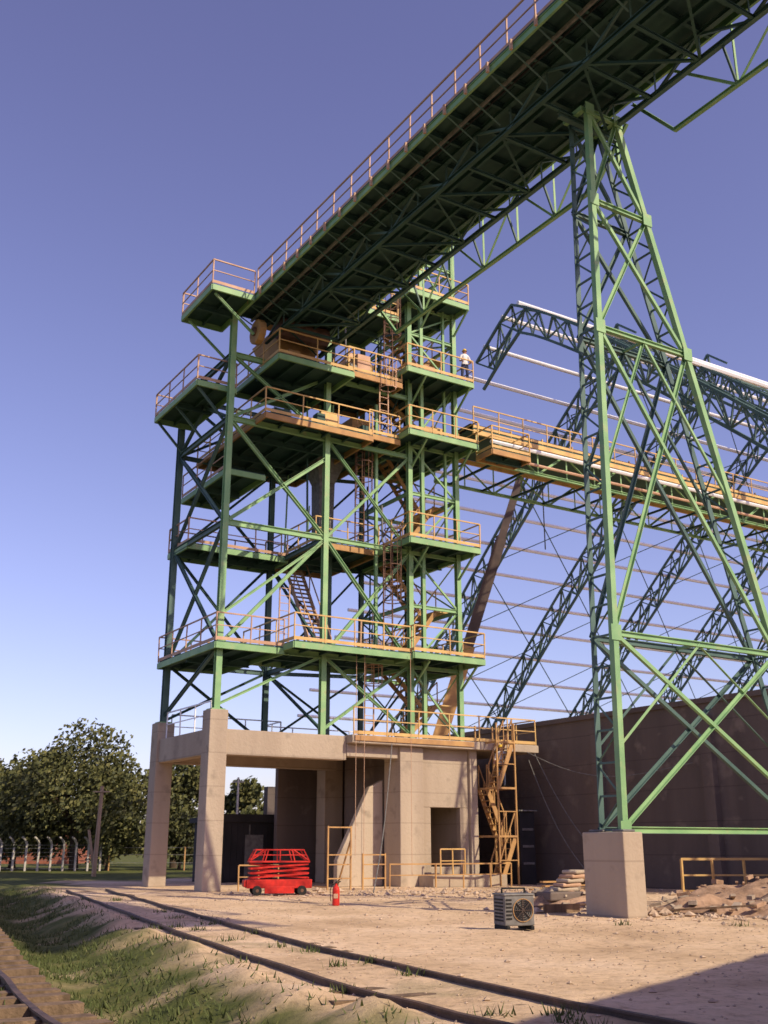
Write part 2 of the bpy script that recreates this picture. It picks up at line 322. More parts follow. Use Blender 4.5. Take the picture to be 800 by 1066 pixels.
# ================================================================ TRESTLE
tr=empty('trestle_tower')
def trestle(t,qc):
    TH=.8
    lev=[1.95,6.7,15.3,19.4,22.5]
    def B(z,o=0): f=(z-1.95)/20.6; return L(2.63+.45*f,qc+o,z)
    def C(z,o=0): f=(z-1.95)/20.6; return L(10.3+(4.2-10.3)*f,qc+o,z)
    for o in (0,TH):
        m=GREEN if o==0 else TEAL  # far frame of the trestle has its shade painted in
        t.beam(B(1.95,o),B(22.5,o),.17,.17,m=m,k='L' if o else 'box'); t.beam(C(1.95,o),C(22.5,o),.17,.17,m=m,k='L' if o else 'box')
        for z in lev: t.beam(B(z,o),C(z,o),.12,.15,m=m,k='I')
        for a,b in zip(lev[:-1],lev[1:]):
            t.beam(B(a,o),C(b,o),.10,m=m,k='L');t.beam(C(a,o),B(b,o),.10,m=m,k='L')
        t.beam(B(11,o),B(15.3,o).lerp(C(15.3,o),.5),.07,m=m,k='L')
        t.beam(C(11,o),B(15.3,o).lerp(C(15.3,o),.5),.07,m=m,k='L')
        t.beam(B(6.7,o).lerp(C(6.7,o),.5),B(3.9,o),.07,m=m,k='L');t.beam(B(6.7,o).lerp(C(6.7,o),.5),C(3.9,o),.07,m=m,k='L')
    for fn in (B,C):
        n=26
        for i in range(n):
            a=1.95+20.5*i/n;b=1.95+20.5*(i+1)/n
            t.beam(fn(a,0),fn(a,TH),.05,m=TEAL,k='L')
            t.beam(fn(a,0 if i%2 else TH),fn(b,TH if i%2 else 0),.055,m=TEAL,k='L')
    for z in lev:
        x=B(z).lerp(C(z),.5); y=B(z,TH).lerp(C(z,TH),.5); t.beam(x,y,.07,m=GREEN,k='L')
        for fn in (B,C):
            x=fn(z); t.beam(x-Vector((0,0,.2))-V*.1,x+Vector((0,0,.2))-V*.1,.34,.02,m=GREEN,ref=V)
    for p in (2.9,4.1): t.beam(L(p,qc,22.5),L(p,qc+TH,22.5),.16,m=GREEN)
    t.beam(L(2.3,qc+.4,22.3),L(GP,qc+.4,22.3),.16,.18,m=TEAL,k='I')
    t.beam(L(GP,qc+.4,22.2),C(21,.4),.09,m=GREEN,k='L')
t=MB(); trestle(t,-18.6); t.obj('lattice_legs',tr)
pd=MB()
for p,w in ((2.63,.32),(10.3,.32)):
    pd.box(p-w,p+w,-18.9,-17.5,-.3,1.9,CONC); pd.box(p-.2,p+.2,-18.8,-18.4,1.9,1.96,GREY); pd.box(p-.2,p+.2,-18.0,-17.6,1.9,1.96,GREY)
pd.obj('concrete_pedestals',tr,bevel=.04)
# ================================================================ STORAGE HALL
hall=empty('storage_hall_frame')
h=MB(); RQ=1.5; RZ=29.2; HS=28; BZ=5.5
def fr(side,t,off=0):
    q=RQ+side*HS*t; z=RZ-(RZ-BZ)*(t**1.12)
    return q,z-off
ps=[17.0,24.5,32,39.5,47,54.5,62,69.5,77]
PE=80
for fi,p in enumerate(ps):
    for side in (1,-1):
        n=26; tmax=1.0
        if fi==0 and side==1: tmax=.13
        dep=1.5; wid=.45
        for i in range(int(n*tmax)):
            t0,t1=i/n,(i+1)/n
            (qa,za),(qb,zb)=fr(side,t0),fr(side,t1); (qc,zc),(qd,zd)=fr(side,t0,dep),fr(side,t1,dep)
            for s in (-wid,wid):
                h.beam(L(p+s,qa,za),L(p+s,qb,zb),.13,m=TEAL); 
                h.beam(L(p+s,qa,za),L(p,qc,zc),.07,m=TEAL)
                h.beam(L(p+s,qa if i%2 else qb,za if i%2 else zb),L(p,qd if i%2 else qc,zd if i%2 else zc),.08,m=TEAL)
            h.beam(L(p,qc,zc),L(p,qd,zd),.14,m=TEAL)
            h.beam(L(p-wid,qa,za),L(p+wid,qb,zb),.06,m=TEAL)
            if i%2==0: h.beam(L(p+wid,qa,za),L(p-wid,qb,zb),.06,m=TEAL)
    if 0<fi:
        h.beam(L(p,RQ-1.2,RZ),L(p-.2,RQ,RZ+1.0),.12,m=TEAL);h.beam(L(p,RQ+1.2,RZ),L(p-.2,RQ,RZ+1.0),.12,m=TEAL);h.beam(L(p,RQ,RZ),L(p-.2,RQ,RZ+1.0),.10,m=TEAL)
h.obj('arch_frames',hall)
pu=MB()
for k in range(17):
    t=.03+k*.058
    q,z=fr(1,t); pu.beam(L(16.5,q,z+.12),L(PE,q,z+.12),.22,m=WHITE,k='pipe')
for t in (.02,.07,.14,.21):
    q,z=fr(-1,t); pu.beam(L(16.5 if t<.05 else 21,q,z+.14),L(PE,q,z+.14),.26,m=WHITE,k='pipe')
for t in (.28,.36,.44,.52,.60,.68,.76): 
    q,z=fr(-1,t); pu.beam(L(24.5,q,z+.08),L(PE,q,z+.08),.10,m=TEAL,k='pipe')
for i in range(1,len(ps)-1):
    for k in range(6):
        a,b=k*.16,(k+1)*.16
        q_,z_=fr(1,a);q2,z2=fr(1,b)
        pu.beam(L(ps[i],q_,z_),L(ps[i+1],q2,z2),.05,m=TEAL);pu.beam(L(ps[i+1],q_,z_),L(ps[i],q2,z2),.05,m=TEAL)
        if k<4:
            q_,z_=fr(-1,a);q2,z2=fr(-1,b)
            pu.beam(L(ps[i],q_,z_),L(ps[i+1],q2,z2),.06,m=TEAL);pu.beam(L(ps[i+1],q_,z_),L(ps[i],q2,z2),.06,m=TEAL)
pu.obj('purlins',hall)
w=MB()
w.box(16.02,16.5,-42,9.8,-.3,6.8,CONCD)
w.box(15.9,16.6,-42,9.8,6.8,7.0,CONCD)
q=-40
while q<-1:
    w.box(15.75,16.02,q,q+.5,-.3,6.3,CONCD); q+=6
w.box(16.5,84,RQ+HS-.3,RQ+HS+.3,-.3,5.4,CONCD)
w.obj('concrete_storage_wall')
# ================================================================ OVERHEAD CONVEYOR
oc=empty('overhead_conveyor')
o1=MB();o2=MB()
z=20.3
o1.box(11.9,78,-.9,2.6,z-.06,z,DGREEN)
for q in (-.9,2.6):
    o1.beam(L(11.9,q,z-.2),L(78,q,z-.2),.12,.22,m=YEL)
    o1.beam(L(12.1,q,z-1.6),L(78,q,z-1.6),.14,m=GREEN,k='I')
    o1.lattice(L(12.1,q,z-1.6),L(78,q,z-1.6),L(12.1,q,z-.3),L(78,q,z-.3),36,GREEN,.10)
    rail(o2,[L(11.95,q,z),L(78,q,z)],YEL,sp=1.5)
p=13
while p<76:
    o1.beam(L(p,-.9,z-1.6),L(p,2.6,z-1.6),.1,m=DGREEN,k='I'); o1.beam(L(p,.1,z),L(p,.1,z+.8),.07,m=YEL);o1.beam(L(p,1.7,z),L(p,1.7,z+.8),.07,m=YEL)
    o1.beam(L(p,.1,z+.6),L(p,1.7,z+.6),.1,m=WHITE,k='pipe')
    p+=2
o1.box(12.6,78,.2,1.6,z+.72,z+.76,BLACK)
o1.beam(L(12.8,-1.1,z-.55),L(78,-1.1,z-.55),.2,m=WHITE,k='pipe')
o1.beam(L(12.8,-1.1,z-1.25),L(78,-1.1,z-1.25),.14,m=TAN,k='pipe')
platform(o1,o2,12.0,14.2,-2.2,-1.0,18.9,'FLR',edge=OCH)
o1.obj('conveyor_bridge',oc);o2.obj('conveyor_railings',oc)
# ================================================================ STAIR TOWER
sx=empty('access_stair_tower')
s=MB()
A0,A1=12.25,13.2
for p in (A0,A1):
    for q in (-1.5,.0): s.beam(L(p,q,-.1),L(p,q,6.6),.06,m=OCH)
zz=[0,1.95,3.9,5.8]
for i,(a,b) in enumerate(zip(zz[:-1],zz[1:])):
    if i%2==0: stair(s,L(A0+.05,-1.45,a),L(A1-.05,-1.45,b),.6,V,OCH)
    else: stair(s,L(A1-.05,-.7,a),L(A0+.05,-.7,b),.6,V,OCH)
    for q in (-1.5,.0): s.beam(L(A0,q,b),L(A1,q,b),.05,.08,m=OCH)
    for p in (A0,A1): s.beam(L(p,-1.5,b),L(p,.0,b),.05,.08,m=OCH)
    s.beam(L(A0,-1.5,a+1),L(A1,-1.5,a+1),.04,m=OCH)
s.obj('stair_flights',sx)
s=MB()
s.box(14.1,14.9,-.6,.6,-.1,3.0,DARK); s.box(14.0,15.0,-.7,.7,3.0,3.06,GREY)
for zc in (.8,1.5,2.2): s.box(14.2,14.8,-.64,-.6,zc,zc+.1,GREY)
s.obj('electrical_cabinet',None,bevel=.01)
# ================================================================ SHED
s=MB()
s.box(3.9,8.0,8.2,11,-.1,2.6,DARK); s.prism([L(3.7,8,2.6),L(3.7,11.2,2.6),L(3.7,11.2,2.8),L(3.7,8,2.95)],U*4.5,DARK)
for i in range(14): s.box(3.95+i*.29,4.0+i*.29,8.16,8.2,0,2.5,GREY if i%5==0 else DARK)
s.box(5.2,6.1,8.14,8.16,0,2.05,GREY)
s.obj('site_storage_shed')
# ================================================================ yard objects
def F(cx,cy,rot):
    c_,s_=math.cos(rot),math.sin(rot)
    return lambda x,y,z: Vector((cx+x*c_-y*s_,cy+x*s_+y*c_,z))
E=empty('red_scissor_lift'); f=F(-3.6,38.0,math.radians(12)); s=MB()
s.box(-1.1,1.1,-.45,.45,.22,.50,RED,f)
s.box(-1.18,-1.1,-.4,.4,.26,.48,RED,f)
for x in (-.75,.75):
    for y in (-.5,.5):
        s.beam(f(x,y-.09,.15),f(x,y+.09,.15),.32,m=BLACK,k='pipe12'); s.beam(f(x,y-.1,.15),f(x,y+.1,.15),.12,m=RUST,k='pipe12')
s.box(-.5,.5,-.49,-.45,.06,.28,RED,f)
s.obj('chassis',E,bevel=.02); s=MB()
for k in range(3):
    z0=.55+k*.15
    for y in (-.36,.36):
        s.beam(f(-.98,y,z0),f(.98,y,z0+.14),.06,m=RED); s.beam(f(-.98,y*.8,z0+.14),f(.98,y*.8,z0),.06,m=RED)
    s.beam(f(-.98,-.36,z0),f(-.98,.36,z0),.05,m=RED);s.beam(f(.98,-.36,z0),f(.98,.36,z0),.05,m=RED)
s.beam(f(-.6,0,.5),f(.5,0,.95),.1,m=GREY,k='pipe12')
s.obj('scissor_arms',E); s=MB()
s.box(-1.02,1.02,-.45,.45,1.04,1.09,RED,f)
for y in (-.43,.43):
    for x in (-1.0,-.5,.0,.5,1.0): s.beam(f(x,y,1.09),f(x*.8,y,1.45),.035,m=RED)
    s.beam(f(-.82,y,1.45),f(.82,y,1.45),.04,m=RED); s.beam(f(-.9,y,1.28),f(.9,y,1.28),.03,m=RED)
    s.beam(f(-1.0,y,1.1),f(-.45,y,1.45),.035,m=RED);s.beam(f(.45,y,1.45),f(1.0,y,1.1),.035,m=RED)
for x in (-.82,.82): s.beam(f(x,-.43,1.44),f(x,.43,1.44),.04,m=RED)
s.obj('work_platform',E,bevel=.005)
def lathe(mb,c,prf,m,n=16):
    o=len(mb.v);i=mb.mi(m)
    for r,z in prf:
        for k in range(n): mb.v.append(Vector(c)+Vector((r*math.cos(2*math.pi*k/n),r*math.sin(2*math.pi*k/n),z)))
    for j in range(len(prf)-1):
        for k in range(n):
            k2=(k+1)%n; mb.f.append((o+j*n+k,o+j*n+k2,o+(j+1)*n+k2,o+(j+1)*n+k)); mb.m.append(i)
s=MB(); cc=(-1.33,31.1,0)
lathe(s,cc,[(0,0.01),(.09,.01),(.10,.03),(.10,.42),(.085,.48),(.05,.52),(.03,.54),(.03,.58),(0,.58)],RED)
s.beam(Vector(cc)+Vector((-.03,0,.58)),Vector(cc)+Vector((.13,0,.64)),.03,m=BLACK);s.beam(Vector(cc)+Vector((-.03,0,.60)),Vector(cc)+Vector((.11,0,.70)),.025,m=BLACK)
hp=[Vector(cc)+Vector(x) for x in ((-.03,-.02,.58),(-.12,-.05,.54),(-.16,-.06,.4),(-.15,-.06,.2),(-.13,-.06,.12))]
for a,b in zip(hp[:-1],hp[1:]): s.beam(a,b,.025,m=BLACK,k='pipe')
s.box(-.06,.06,-.104,-.10,.2,.32,TAN,F(cc[0],cc[1],0))
s.obj('fire_extinguisher',None)
E=empty('portable_generator'); f=F(2.6,22.6,math.radians(18)); s=MB()
s.box(-.32,.32,-.28,.28,.08,.64,GREY,f); s.box(-.34,.34,-.30,.30,.64,.68,GREY,f)
for x in (-.26,.26): s.box(x-.04,x+.04,-.32,.32,0,.08,BLACK,f)
s.obj('housing',E,bevel=.02); s=MB()
for k in range(5):
    r=.055+k*.04; pts=[f(.07+r*math.cos(a),-.295,.37+r*math.sin(a)) for a in [i*math.pi/10 for i in range(20)]]
    for i in range(20): s.beam(pts[i],pts[(i+1)%20],.012,m=OCH if k==4 else BLACK)
for k in range(8):
    a=k*math.pi/4; s.beam(f(.07,-.29,.37),f(.07+.2*math.cos(a),-.29,.37+.2*math.sin(a)),.04,.01,m=BROWN)
for k in range(6): s.box(-.29,-.17,-.292,-.282,.2+k*.07,.23+k*.07,BLACK,f)
for k in range(7): s.box(-.332,-.32,-.2,.2,.16+k*.065,.19+k*.065,BLACK,f)
s.beam(f(-.25,0,.68),f(-.25,0,.77),.03,m=BLACK);s.beam(f(.25,0,.68),f(.25,0,.77),.03,m=BLACK);s.beam(f(-.25,0,.77),f(.25,0,.77),.03,m=BLACK)
s.obj('fan_grille',E)
s=MB(); rail(s,[L(12.4,-11.2,.0),L(15.2,-12.8,0),L(15.6,-15.2,0)],YEL,h=1.15,sp=1.2,toe=True,w=.07); s.obj('safety_railing')
s=MB()
for a in ((4.3,-1.2),(5.6,-1.6)):
    for p in (0,1.0): s.beam(L(a[0]+p,a[1],0),L(a[0]+p,a[1],2.3 if a[0]<5 else 1.3),.055,m=OCH)
    for z in (.4,.9,1.25): s.beam(L(a[0],a[1],z),L(a[0]+1,a[1],z),.045,m=OCH)
s.beam(L(4.3,-1.2,2.25),L(5.3,-1.2,2.25),.05,m=OCH); s.beam(L(4.3,-1.2,.1),L(4.3,-.2,.1),.05,m=OCH); s.beam(L(5.3,-1.2,1.8),L(5.3,-.2,.1),.05,m=OCH)
s.obj('yellow_barrier_frame')
s=MB(); rail(s,[L(.9,-.7,0),L(2.4,-.9,0)],OCH,h=.9,sp=.7,toe=False,w=.045); s.obj('yellow_barrier_frame.001')
s=MB(); rail(s,[L(6.8,-1.6,0),L(8.6,-2.1,0),L(11.2,-2.2,0),L(12.4,-2.0,0)],OCH,h=.9,sp=1.4,toe=False,w=.045); rail(s,[L(9.4,-1.3,.45),L(10.6,-1.3,.45)],YEL,h=1.0,sp=.6,toe=False); s.obj('barricade_fence')
s=MB()
for (a,b,sag) in ((L(15.0,-.6,5.6),L(15.2,-6.5,.1),1.2),(L(14.8,-.5,5.2),L(15.2,-4,.1),.8),(L(14.5,-.8,5.5),L(15.8,-9,4.6),.9),(L(7.3,-1,5.5),L(4,-5,.05),.8)):
    pr=None
    for i in range(15):
        t_=i/14; x=a.lerp(b,t_)-Vector((0,0,sag*math.sin(math.pi*t_)*(1-.3*t_))); x.z=max(x.z,.05)
        if pr: s.beam(pr,x,.04,m=GREY,k='pipe')
        pr=x
s.obj('hanging_cable')
# ================================================================ TERRAIN
def pt(q):
    q=min(q,6.0); return -9.85+.185*3*math.log(1+math.exp((q+27)/3))
def sm(a,b,x):
    t=min(1,max(0,(x-a)/(b-a))); return t*t*(3-2*t)
def hgt(x,y):
    p,q=toL(x,y); d=p-pt(q); fade=1-sm(2,14,q)
    z=-.42*math.exp(-((d+2.2)/1.0)**2)*fade
    if d<-.3: z+=.10*noise.noise(Vector((x*.9,y*.9,3)))*fade+.04*noise.noise(Vector((x*3,y*3,3)))*fade
    near=1-sm(55,90,math.hypot(x,y))
    z+=.04*noise.noise(Vector((x*.35,y*.35,0)))*near+.018*noise.noise(Vector((x*2,y*2,5)))*near
    z+=.12*math.exp(-((d+.6)/.35)**2)*fade*(.6+noise.noise(Vector((x*1.5,y*1.5,8))))
    for a_,b_,c_,dp in ((.92,.39,11.2,.03),(.92,.39,12.9,.03),(.75,.66,17.0,.03),(.75,.66,18.7,.03)):
        dd=x*a_+y*b_-c_+.5*noise.noise(Vector((x*.12,y*.12,4))); z-=dp*math.exp(-(dd/.16)**2)*near
    return z
def ax(lo,a,b,hi,st,g=1.35):
    v=[a+i*st for i in range(int((b-a)/st)+1)]
    s_=st;x=v[-1]
    while x<hi: s_*=g;x+=s_;v.append(x)
    s_=st;x=v[0]
    while x>lo: s_*=g;x-=s_;v.insert(0,x)
    return v
xs=ax(-2500,-16,14,2500,.15);ys=ax(-600,8,42,3500,.17)
vs=[];cols=[]
for y in ys:
    for x in xs:
        vs.append((x,y,hgt(x,y)))
        p,q=toL(x,y); d=p-pt(q); nz=noise.noise(Vector((x*.5,y*.5,1)))*.8+noise.noise(Vector((x*2,y*2,1)))*.5
        gm=sm(-.25,-1.15,d+nz*.7)
        gm=gm*(1-.4*sm(.1,.5,noise.noise(Vector((x*1.1,y*1.1,21)))))
        if q>-6: gm=max(gm,sm(4,10,q-0+nz*2) if p<-2 else 0)
        if q>14: gm=1
        if math.hypot(x,y)>90: gm=1
        if 0<d<1.5: gm=max(gm,.35*sm(.1,.5,nz))
        cols.append(gm)
nx=len(xs);fs=[(j*nx+i,j*nx+i+1,(j+1)*nx+i+1,(j+1)*nx+i) for j in range(len(ys)-1) for i in range(nx-1)]
me=bpy.data.meshes.new('ground');me.from_pydata(vs,[],fs)
at=me.color_attributes.new('gm','FLOAT_COLOR','POINT')
at.data.foreach_set('color',[c_ for v in cols for c_ in (v,v,v,1)])
me.polygons.foreach_set('use_smooth',[True]*len(fs)); me.update()
go=bpy.data.objects.new('ground',me);S.collection.objects.link(go)
m=bpy.data.materials.new('dirt_and_grass');m.use_nodes=True;N=m.node_tree.nodes;K=m.node_tree.links;b=N['Principled BSDF']
b.inputs['Roughness'].default_value=.95;b.inputs['Specular IOR Level'].default_value=.1
geo=N.new('ShaderNodeNewGeometry')
def NZ(sc,det=8,rg=.6):
    t=N.new('ShaderNodeTexNoise');t.inputs['Scale'].default_value=sc;t.inputs['Detail'].default_value=det;t.inputs['Roughness'].default_value=rg;K.new(geo.outputs['Position'],t.inputs['Vector']);return t
def RP(src,els):
    r=N.new('ShaderNodeValToRGB');K.new(src,r.inputs['Fac'])
    while len(r.color_ramp.elements)<len(els): r.color_ramp.elements.new(.5)
    for e,(p,c_) in zip(r.color_ramp.elements,els): e.position=p;e.color=(*c_,1)
    return r
a=RP(NZ(.35).outputs['Fac'],[(.32,(.50,.35,.215)),(.5,(.67,.485,.31)),(.66,(.76,.57,.39))])
a2=RP(NZ(5,12,.75).outputs['Fac'],[(.35,(.56,.53,.50)),(.5,(.97,.97,.97)),(.7,(1.08,1.06,1.04))])
mu=N.new('ShaderNodeMixRGB');mu.blend_type='MULTIPLY';mu.inputs[0].default_value=.8;K.new(a.outputs[0],mu.inputs[1]);K.new(a2.outputs[0],mu.inputs[2])
gg=RP(NZ(1.4,10,.7).outputs['Fac'],[(.3,(.045,.055,.018)),(.5,(.10,.115,.033)),(.7,(.20,.18,.07))])
va=N.new('ShaderNodeVertexColor');va.layer_name='gm'
mx=N.new('ShaderNodeMixRGB');K.new(va.outputs[0],mx.inputs[0]);K.new(mu.outputs[0],mx.inputs[1]);K.new(gg.outputs[0],mx.inputs[2])
K.new(mx.outputs[0],b.inputs['Base Color'])
bp=N.new('ShaderNodeBump');bp.inputs['Strength'].default_value=.8;bp.inputs['Distance'].default_value=.06;K.new(NZ(5,12,.7).outputs['Fac'],bp.inputs['Height']);K.new(bp.outputs[0],b.inputs['Normal'])
me.materials.append(m)
def track(name,off,qa,qb,sl=-.115):
    E=empty(name);s=MB()
    for o in (0,1.435):
        pr=None;q=qa
        while q<=qb:
            x=L(pt(q)+off+o,q,0);x.z=hgt(x.x,x.y)*.6+(.01 if off==0 else .05)
            if pr: s.beam(pr,x,.07,.13,m=RAILM,k='I')
            pr=x;q+=.8
    s.obj('rails',E);s=MB();q=qa
    while q<=qb:
        x=L(pt(q)+off-.5+random.uniform(-.08,.08),q,sl+random.uniform(-.02,.04));y=L(pt(q)+off+1.95,q+random.uniform(-.05,.05),sl+random.uniform(-.02,.03))
        s.beam(x,y,.24,.14,m=WOOD);q+=.7
    s.obj('sleepers',E)
track('railway_track',0,-36,3,-.10);track('railway_track',-5.0,-40,30,-.04)
def stones(name,n,region,smin,smax,m):
    s=MB()
    for i in range(n):
        x,y=region(); r=random.uniform(smin,smax)*(1 if random.random()<.93 else 2.2); z=hgt(x,y)
        o=len(s.v);im=s.mi(m)
        a=random.uniform(0,6.3)
        for q in [(1,0,0),(0,1,0),(-1,0,0),(0,-1,0),(0,0,1),(0,0,-1)]:
            v=Vector(q)*r*random.uniform(.6,1.2); v.z*=.65; v.rotate(Matrix.Rotation(a,3,'Z')); s.v.append(Vector((x,y,z+r*.2))+v)
        for f_ in ((0,1,4),(1,2,4),(2,3,4),(3,0,4),(1,0,5),(2,1,5),(3,2,5),(0,3,5)): s.f.append(tuple(o+k for k in f_));s.m.append(im)
    return s.obj(name)
GRAV=mat('gravel_stone',(.58,.44,.32),(.33,.24,.17),9,.9)
def rg():
    q=random.uniform(-34,-2);p=pt(q)+random.uniform(-.5,22)
    x=L(p,q,0);return x.x,x.y
stones('gravel',6500,rg,.01,.03,GRAV)
def rg2():
    if random.random()<.5: return random.gauss(8,2.2),random.gauss(28,1.6)
    return random.gauss(2,3.5),random.gauss(40,2.0)-1
stones('scattered_debris',900,rg2,.04,.10,GRAV)
GM=mat('grass_blades',(.105,.125,.04),(.055,.075,.022),2,.85,c3=(.22,.20,.09))
s=MB();im=s.mi(GM)
for i in range(62000):
    q=random.uniform(-33,8); d=-random.random()**.8*9-.3
    x=L(pt(q)+d,q,0);x.z=hgt(x.x,x.y)
    if d>-1.2 and random.random()<.65: continue
    if noise.noise(Vector((x.x*.7,x.y*.7,2)))<-.25+random.uniform(-.1,.1): continue
    hh=random.uniform(.03,.13);a=random.uniform(0,3.14);w_=random.uniform(.008,.02);dx=Vector((math.cos(a)*w_,math.sin(a)*w_,0));ln=Vector((random.uniform(-.07,.07),random.uniform(-.07,.07),hh))
    o=len(s.v);s.v+=[x-dx,x+dx,x+ln];s.f.append((o,o+1,o+2));s.m.append(im)
for k in range(40):
    q=random.uniform(-30,-3);p=pt(q)+random.choice([random.uniform(-.2,1.6),random.uniform(5,20)]);c0=L(p,q,0)
    if c0.x<4 and p-pt(q)>3: continue
    for j in range(28):
        x=c0+Vector((random.gauss(0,.1),random.gauss(0,.1),0));x.z=hgt(x.x,x.y);a=random.uniform(0,3.14);dx=Vector((math.cos(a)*.012,math.sin(a)*.012,0));ln=Vector((random.uniform(-.06,.06),random.uniform(-.06,.06),random.uniform(.04,.14)))
        o=len(s.v);s.v+=[x-dx,x+dx,x+ln];s.f.append((o,o+1,o+2));s.m.append(im)
s.obj('grass')
def mound(name,cx,cy,rx,ry,hh,m,chunks=25,seed=0,cm=None):
    s=MB();n=36;im=s.mi(m)
    for j in range(n+1):
        for i in range(n+1):
            x=(i/n*2-1);y=(j/n*2-1);r=math.hypot(x,y);z=hh*max(0,1-r*r)**1.2*(.7+.6*noise.noise(Vector((x*2+seed,y*2,seed))))+.16*noise.noise(Vector((x*6,y*6,seed)))*max(0,1-r)-.07
            s.v.append(Vector((cx+x*rx,cy+y*ry,z)))
    for j in range(n):
        for i in range(n): s.f.append((j*(n+1)+i,j*(n+1)+i+1,(j+1)*(n+1)+i+1,(j+1)*(n+1)+i));s.m.append(im)
    for k in range(chunks):
        x=random.uniform(-.9,.9);y=random.uniform(-.9,.9);r=math.hypot(x,y)
        z=hh*max(0,1-r*r)**1.2*.75;a=random.uniform(0,6);sz=random.uniform(.03,.15)
        c_=Vector((cx+x*rx,cy+y*ry,z));d=Vector((math.cos(a),math.sin(a),random.uniform(-.5,.5)))*sz
        s.beam(c_-d,c_+d,sz*random.uniform(.8,1.6),sz*random.uniform(.4,.9),m=cm or CONC)
    return s.obj(name,smooth=False)
DIRT=mat('heaped_dirt',(.46,.30,.20),(.27,.17,.11),2.2,.95,.9,7)
mound('dirt_heap',12.0,34.5,3.4,2.6,.95,DIRT,40,1,DIRT)
mound('dirt_heap',8.4,28.0,2.6,1.3,.55,DIRT,60,5)
mound('dirt_heap',14.0,30.5,4.2,3.4,1.5,DIRT,40,9,DIRT)
mound('dirt_heap',10.4,26.8,2.6,1.3,.6,DIRT,50,12,DIRT)
mound('rubble_pile',4.8,30.3,1.7,1.1,.65,DIRT,60,3)
s=MB()
for k in range(9):
    a=L(10.2+random.uniform(-1,1),-9+random.uniform(-.6,.6),.06+k*.06);s.beam(a-U*1.4+V*random.uniform(-.3,.3),a+U*1.3,.18,.05,m=WOOD if k%2 else OCH)
s.obj('timber_plank_stack')
s=MB();f=F(5.0,30.3,.4)
for k in range(5): s.box(-.5+k*.05,.15+k*.06,-.25,.2,.42+k*.11,.52+k*.11,TAN if k%2 else CONC,F(5.0+.03*k,30.3,.4+.15*k))
s.box(-.9,.2,-.5,.5,.2,.42,CONCD,f);s.obj('cement_bags',bevel=.04)
s=MB();s.beam((3.9,27.5,.12),(4.9,28.3,.1),.05,.2,m=WOOD);s.beam((3.2,28.6,.08),(5.2,28.9,.15),.06,.06,m=RUST,k='pipe');s.beam((4.2,29.1,.08),(3.6,27.9,.1),.22,.04,m=WOOD);s.beam((6.8,27.2,.1),(8.7,26.4,.25),.18,.04,m=WOOD);s.obj('scrap_timber')
# ================================================================ TREES
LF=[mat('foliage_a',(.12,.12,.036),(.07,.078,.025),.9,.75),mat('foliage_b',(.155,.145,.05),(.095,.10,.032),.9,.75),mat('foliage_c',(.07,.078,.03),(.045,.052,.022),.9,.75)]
def tree(x,y,H_,W_,seed,nl=7000,ls=.22):
    R=random.Random(seed);E=empty('tree');E.location=(x,y,0)
    s=MB();trk=H_*.3
    s.beam((0,0,-.2),(R.uniform(-.3,.3),0,trk),H_*.07,m=BARK,k='pipe12',w2=H_*.045)
    lob=[]
    for i in range(22):
        a=R.uniform(0,6.28);rr=W_*.5*R.uniform(.1,.8);z=H_*R.uniform(.26,.80)
        if z>H_*.66: rr*=.7
        c_=Vector((rr*math.cos(a),rr*math.sin(a),z));lob.append((c_,W_*R.uniform(.12,.22)))
        s.beam((0,0,trk*.9),c_,H_*.025,m=BARK,k='pipe',w2=H_*.008)
    lob.append((Vector((0,0,H_*.80)),W_*.2))
    s.obj('trunk_and_limbs',E);s=MB();ids=[s.mi(m) for m in LF]
    for i in range(nl):
        c_,r=lob[R.randrange(len(lob))];d=Vector((R.gauss(0,1),R.gauss(0,1),R.gauss(0,1))).normalized()
        rr=r*(R.random()**.35)*(1+.35*noise.noise(c_+d*2.2)); q=c_+d*rr; q.z=max(q.z,.35)
        q.z=c_.z+(q.z-c_.z)*.85
        n1=Vector((R.uniform(-1,1),R.uniform(-1,1),R.uniform(-.3,1))).normalized();a1=n1.orthogonal().normalized();b1=n1.cross(a1)
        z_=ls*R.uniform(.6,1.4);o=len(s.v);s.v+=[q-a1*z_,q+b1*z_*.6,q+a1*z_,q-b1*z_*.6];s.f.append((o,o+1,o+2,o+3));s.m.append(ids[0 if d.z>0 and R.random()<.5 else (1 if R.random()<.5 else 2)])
    s.obj('crown',E)
tree(-20.6,74,9.9,11.5,1,18000,.15)
tree(-26.8,80,7.4,6.5,2,8000,.17);tree(-31.0,80,8.8,8,3,8000,.18);tree(-15.5,82,8.4,7,4,9000,.17);tree(-23,92,7.4,9,5,6000)
tree(-12.0,95,8.0,6,6,5000);tree(-6.5,100,8.8,7,7,5000);tree(-37,86,8,8,8,4000)
tree(-24.5,74,3.6,5,21,4000,.14);tree(-18.5,74,3.8,5,22,4000,.14);tree(-28.5,75,3.4,5,23,4000,.14);tree(-14.0,76,3.8,5,24,3000,.15)
s=MB();ids=[s.mi(m) for m in LF]
for i in range(16000):
    x=random.uniform(-220,200);y=200+random.uniform(-8,8);hmax=6+3.5*noise.noise(Vector((x*.04,0,0)))+2*noise.noise(Vector((x*.2,3,0)))
    q=Vector((x,y,random.random()*hmax));z_=random.uniform(.4,1.0);n1=Vector((random.uniform(-1,1),random.uniform(-1,1),random.uniform(-.2,1))).normalized();a1=n1.orthogonal().normalized();b1=n1.cross(a1)
    o=len(s.v);s.v+=[q-a1*z_,q+b1*z_*.7,q+a1*z_,q-b1*z_*.7];s.f.append((o,o+1,o+2,o+3));s.m.append(random.choice(ids))
s.obj('distant_tree_line')
